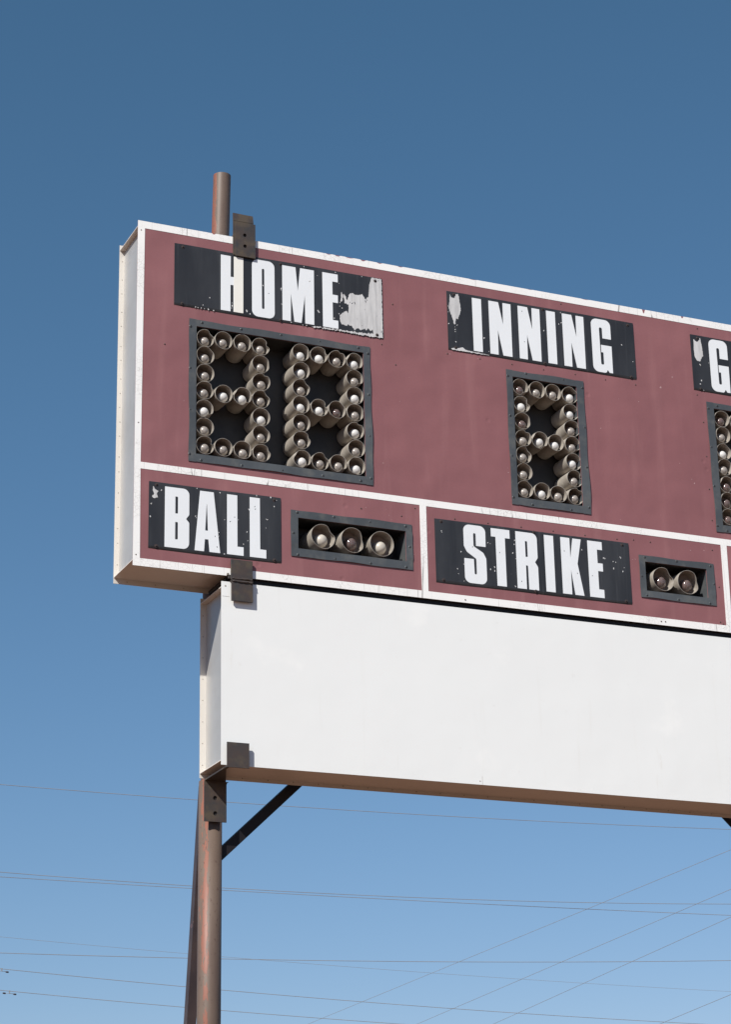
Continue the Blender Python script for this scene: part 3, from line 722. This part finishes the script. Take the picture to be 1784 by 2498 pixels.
# ------------------------------------------------------------------ support posts
def holes_plate(x0, x1, z0, z1, hs, r=.0115):
    hh = [[(hx+r*math.cos(2*math.pi*j/16), hz+r*math.sin(2*math.pi*j/16)) for j in range(16)] for hx, hz in hs]
    return rect(x0, x1, z0, z1), hh
def post(dx, label, right=False):
    t = empty('support_post', (4.10+dx, .42, 0))
    tag(t, label, 'post', 'posts carrying the scoreboard')
    # lower pipe (its own origin on its axis, so paint wear follows the pipe)
    m_ = MB(); m_.tube([(4.100+dx, .425, 0), (4.1165+dx, .425, 3.0), (4.1235+dx, .425, 4.353)], .0662, 40)
    m_.build('lower_pipe', M['pole'], t, origin=(4.120+dx, .425, 0))
    m_ = MB(); n = 36
    xa, xb = 4.095+dx, 4.1875+dx
    m_.tube([(4.122+dx, .425, 4.354), (4.129+dx, .425, 5.45), (4.177+dx, .425, 7.80), (xb, .425, 8.205)], .0548, n, cap=False)
    m_.tube([(xb, .425, 8.205), (xb-.0015, .425, 8.150)], .0500, n, cap=True)       # open pipe mouth
    k = len(m_.v); ring = []
    for rr in (.0548, .0500):
        for j in range(n): a = 2*math.pi*j/n; ring.append((xb+rr*math.cos(a), .425+rr*math.sin(a), 8.205))
    m_.add(ring, [(j, (j+1) % n, n+(j+1) % n, n+j) for j in range(n)])
    m_.build('upper_pipe', M['pole_top'], t, origin=(4.150+dx, .425, 4.4))
    # top strap: plate hooked over the front of the cabinet
    m_ = MB()
    hs = [(4.1695+dx, 7.580), (4.1705+dx, 7.508)]
    o_, h_ = holes_plate(4.112+dx, 4.237+dx, 7.438, 7.662, hs)
    m_.prism(o_, -.0200, -.0100, h_)
    m_.prism([(4.099+dx, 7.446), (4.229+dx, 7.446), (4.2285+dx, 7.672), (4.099+dx, 7.672)], -.0098, -.0026)
    vs = [(4.099+dx, -.0110, 7.672), (4.229+dx, -.0110, 7.672), (4.226+dx, -.007, 7.722), (4.099+dx, -.007, 7.724),
          (4.099+dx, -.002, 7.672), (4.229+dx, -.002, 7.672), (4.226+dx, .001, 7.721), (4.099+dx, .001, 7.723)]
    m_.add(vs, [(0, 1, 2, 3), (5, 4, 7, 6), (3, 2, 6, 7), (0, 3, 7, 4), (1, 5, 6, 2), (0, 4, 5, 1)])
    m_.box(4.101+dx, 4.225+dx, -.0024, .372, 7.572, 7.581)
    for hx, hz in hs: m_.tube([(hx, -.0099, hz), (hx, -.0101, hz)], .0110, 14, mi=1)
    o = m_.build('top_bracket', [M['steel'], M['hole']], t, bevel=.0015)
    # middle strap: through the gap between cabinet and sign
    m_ = MB()
    m_.box(4.080+dx, 4.210+dx, -.0240, -.0120, 5.412, 5.532)
    m_.box(4.083+dx, 4.211+dx, -.0255, -.0130, 5.287, 5.399)
    m_.box(4.082+dx, 4.2105+dx, -.0285, .372, 5.4015, 5.4100)
    wr = random.Random(5)
    pts = [(4.088+dx+.01*i, -.0275+wr.uniform(-.001, .001), 5.401+wr.uniform(-.002, .002)) for i in range(13)]
    m_.tube(pts, [.004+wr.uniform(0, .003) for _ in pts], 8)
    pts = [(4.088+dx+.01*i, -.0250+wr.uniform(-.001, .001), 5.418+wr.uniform(-.002, .002)) for i in range(13)]
    m_.tube(pts, [.005+wr.uniform(0, .003) for _ in pts], 8)
    m_.tube([(4.066+dx, -.010, 5.434), (4.066+dx, -.010, 5.45)], [.009, .006], 8)
    m_.box(4.066+dx, 4.085+dx, -.016, -.006, 5.418, 5.440)
    m_.build('middle_bracket', M['steel'], t, bevel=.0022)
    # lower strap: hook at the front of the sign, arm under it, plate down the pipe
    m_ = MB()
    m_.box(4.055+dx, 4.184+dx, -.0300, -.0215, 4.333, 4.473)
    arm = [(4.055, -.0213), (4.075, -.0213), (4.0755, .040), (4.1835, .3400), (4.056, .3400)]     # gusset-shaped arm
    vs = [(x+dx, y, 4.336) for x, y in arm] + [(x+dx, y, 4.3445) for x, y in arm]; k = len(arm)
    m_.add(vs, [tuple(reversed(range(k))), tuple(range(k, 2*k))] + [(i, (i+1) % k, k+(i+1) % k, k+i) for i in range(k)])
    hs = [(4.117+dx, 4.240), (4.118+dx, 4.153)]
    o_, h_ = holes_plate(4.053+dx, 4.185+dx, 4.106, 4.3357, hs, .0125)
    m_.prism(o_, .3320, .3400, h_)
    for hx, hz in hs: m_.tube([(hx, .3401, hz), (hx, .3403, hz)], .0124, 14, mi=1)
    m_.box(4.080+dx, 4.160+dx, .3405, .3600, 4.12, 4.32, mi=1)
    f_ = [(4.1852+dx, 4.3357), (4.1852+dx, 4.318), (4.1872+dx, 4.327), (4.193+dx, 4.333), (4.2005+dx, 4.3357)]
    m_.prism(f_, .3322, .3398)
    m_.build('lower_bracket', [M['steel'], M['hole']], t, bevel=.0012)
    # diagonal brace from pipe to underside of the sign
    m_ = MB()
    s = -1 if right else 1
    def px(u): return 4.12+dx+s*u
    a = Vector((px(0), .415, 3.885)); b_ = Vector((px(.5985), .415, 4.444))
    m_.bar(a, b_, .0575, .006)
    d = (b_-a).normalized(); nrm = Vector((-d.z, 0, d.x))*s
    off = nrm*.0255
    m_.bar(a+off+Vector((0, .028, 0)), b_+off+Vector((0, .028, 0)), .006, .049)
    m_.build('diagonal_brace', M['black'], t)
    # raking stay behind the post
    m_ = MB()
    p0, p1 = Vector((4.112+dx, .466, 4.34)), Vector((4.112+dx, 1.24, 0))
    m_.bar(p0, p1, .054, .007); m_.bar(p0+Vector((-.024, .028, 0)), p1+Vector((-.024, .028, 0)), .006, .050)
    m_.bar(p0+Vector((.024, .028, 0)), p1+Vector((.024, .028, 0)), .006, .050)
    m_.build('rear_stay', M['dark'], t)
    return t
post(0, 'left post, brown pipe with flaking salmon paint under the scoreboard corner')
post(3.94, 'right post, only its dark brace tip shows at the right edge under the white sign', True)

# ------------------------------------------------------------------ power lines
def wire(f, x0, x1, r, label, n=80):
    pts = [f(x0+(x1-x0)*i/n) for i in range(n+1)]
    m_ = MB(); m_.tube(pts, r, 6); o = m_.build('power_line', M['wire'], origin=pts[0])
    tag(o, label, 'power line', 'power lines behind the scoreboard'); return o
W = [(60, (.000767335, -.040183, 18.5511), .0095, 'highest power line, a thin grey wire crossing just below the white sign'),
     (60, (.00128269, -.0717142, 16.0064), .0095, 'upper wire of the close pair of power lines below the white sign'),
     (62, (.000336944, -.020549, 15.6132), .0095, 'lower wire of the close pair of power lines below the white sign'),
     (120, (.000374844, -.0748472, 24.7294), .0085, 'very faint distant power line slanting across the level wire low in the sky'),
     (60, (.000769865, -.0201998, 12.5839), .0095, 'almost level power line crossing low behind the post'),
     (85, (.000647249, -.0946529, 17.5594), .0120, 'upper of the two parallel damper-fitted power lines at the bottom'),
     (85, (.000728592, -.0984428, 16.6701), .0120, 'lowest power line, cutting across the bottom left corner')]
for Yd, (a, b_, c_), r, lab in W:
    wire(lambda x, a=a, b_=b_, c_=c_, Yd=Yd: (x, Yd, a*x*x+b_*x+c_), -30, 150, r, lab)
RW = [((49.79, 109.98, 16.74), (50.26, 65.0, 18.68), 'steepest power line rising to the right edge nearest the white sign'),
      ((51.4, 98.39, 15.46), (50.11, 65.0, 17.04), 'second rising power line counted down from the white sign at the right edge'),
      ((51.88, 90.25, 14.55), (50.01, 65.0, 15.9), 'third rising power line counted down from the white sign at the right edge'),
      ((50.91, 72.52, 12.5), (49.72, 65.0, 12.77), 'short rising power line in the bottom right corner')]
for A, B, lab in RW:
    A, B = Vector(A), Vector(B); d = (B-A)/(B.y-A.y)
    wire(lambda y, A=A, d=d: tuple(A+d*(y-A.y)), 170, 25, .0095, lab, 40)
# vibration dampers clamped under two of the wires
def damper(x, Yd, cf, lab):
    z = cf[0]*x*x+cf[1]*x+cf[2]
    t = empty('vibration_damper', (x, Yd, z)); tag(t, lab, 'damper', 'dampers on the power lines')
    sl = 2*cf[0]*x+cf[1]
    def P(u, dz): return (x+u, Yd, z+sl*u+dz)
    m_ = MB(); m_.box(x-.02, x+.02, Yd-.02, Yd+.02, z-.10, z+.03); m_.build('clamp', M['wire'], t)
    m_ = MB(); m_.tube([P(-.22, -.10), P(.22, -.10)], .010, 8); m_.build('messenger_cable', M['wire'], t)
    for s in (-1, 1):
        m_ = MB(); m_.tube([P(s*.17, -.11), P(s*.19, -.115), P(s*.29, -.115), P(s*.31, -.11)], [.02, .035, .035, .02], 10); m_.build('weight', M['dark'], t)
damper(24.87, 85, W[5][1], 'vibration damper at the left edge on the upper of the two bottom wires')
damper(25.25, 85, W[6][1], 'vibration damper near the left edge on the lowest wire')
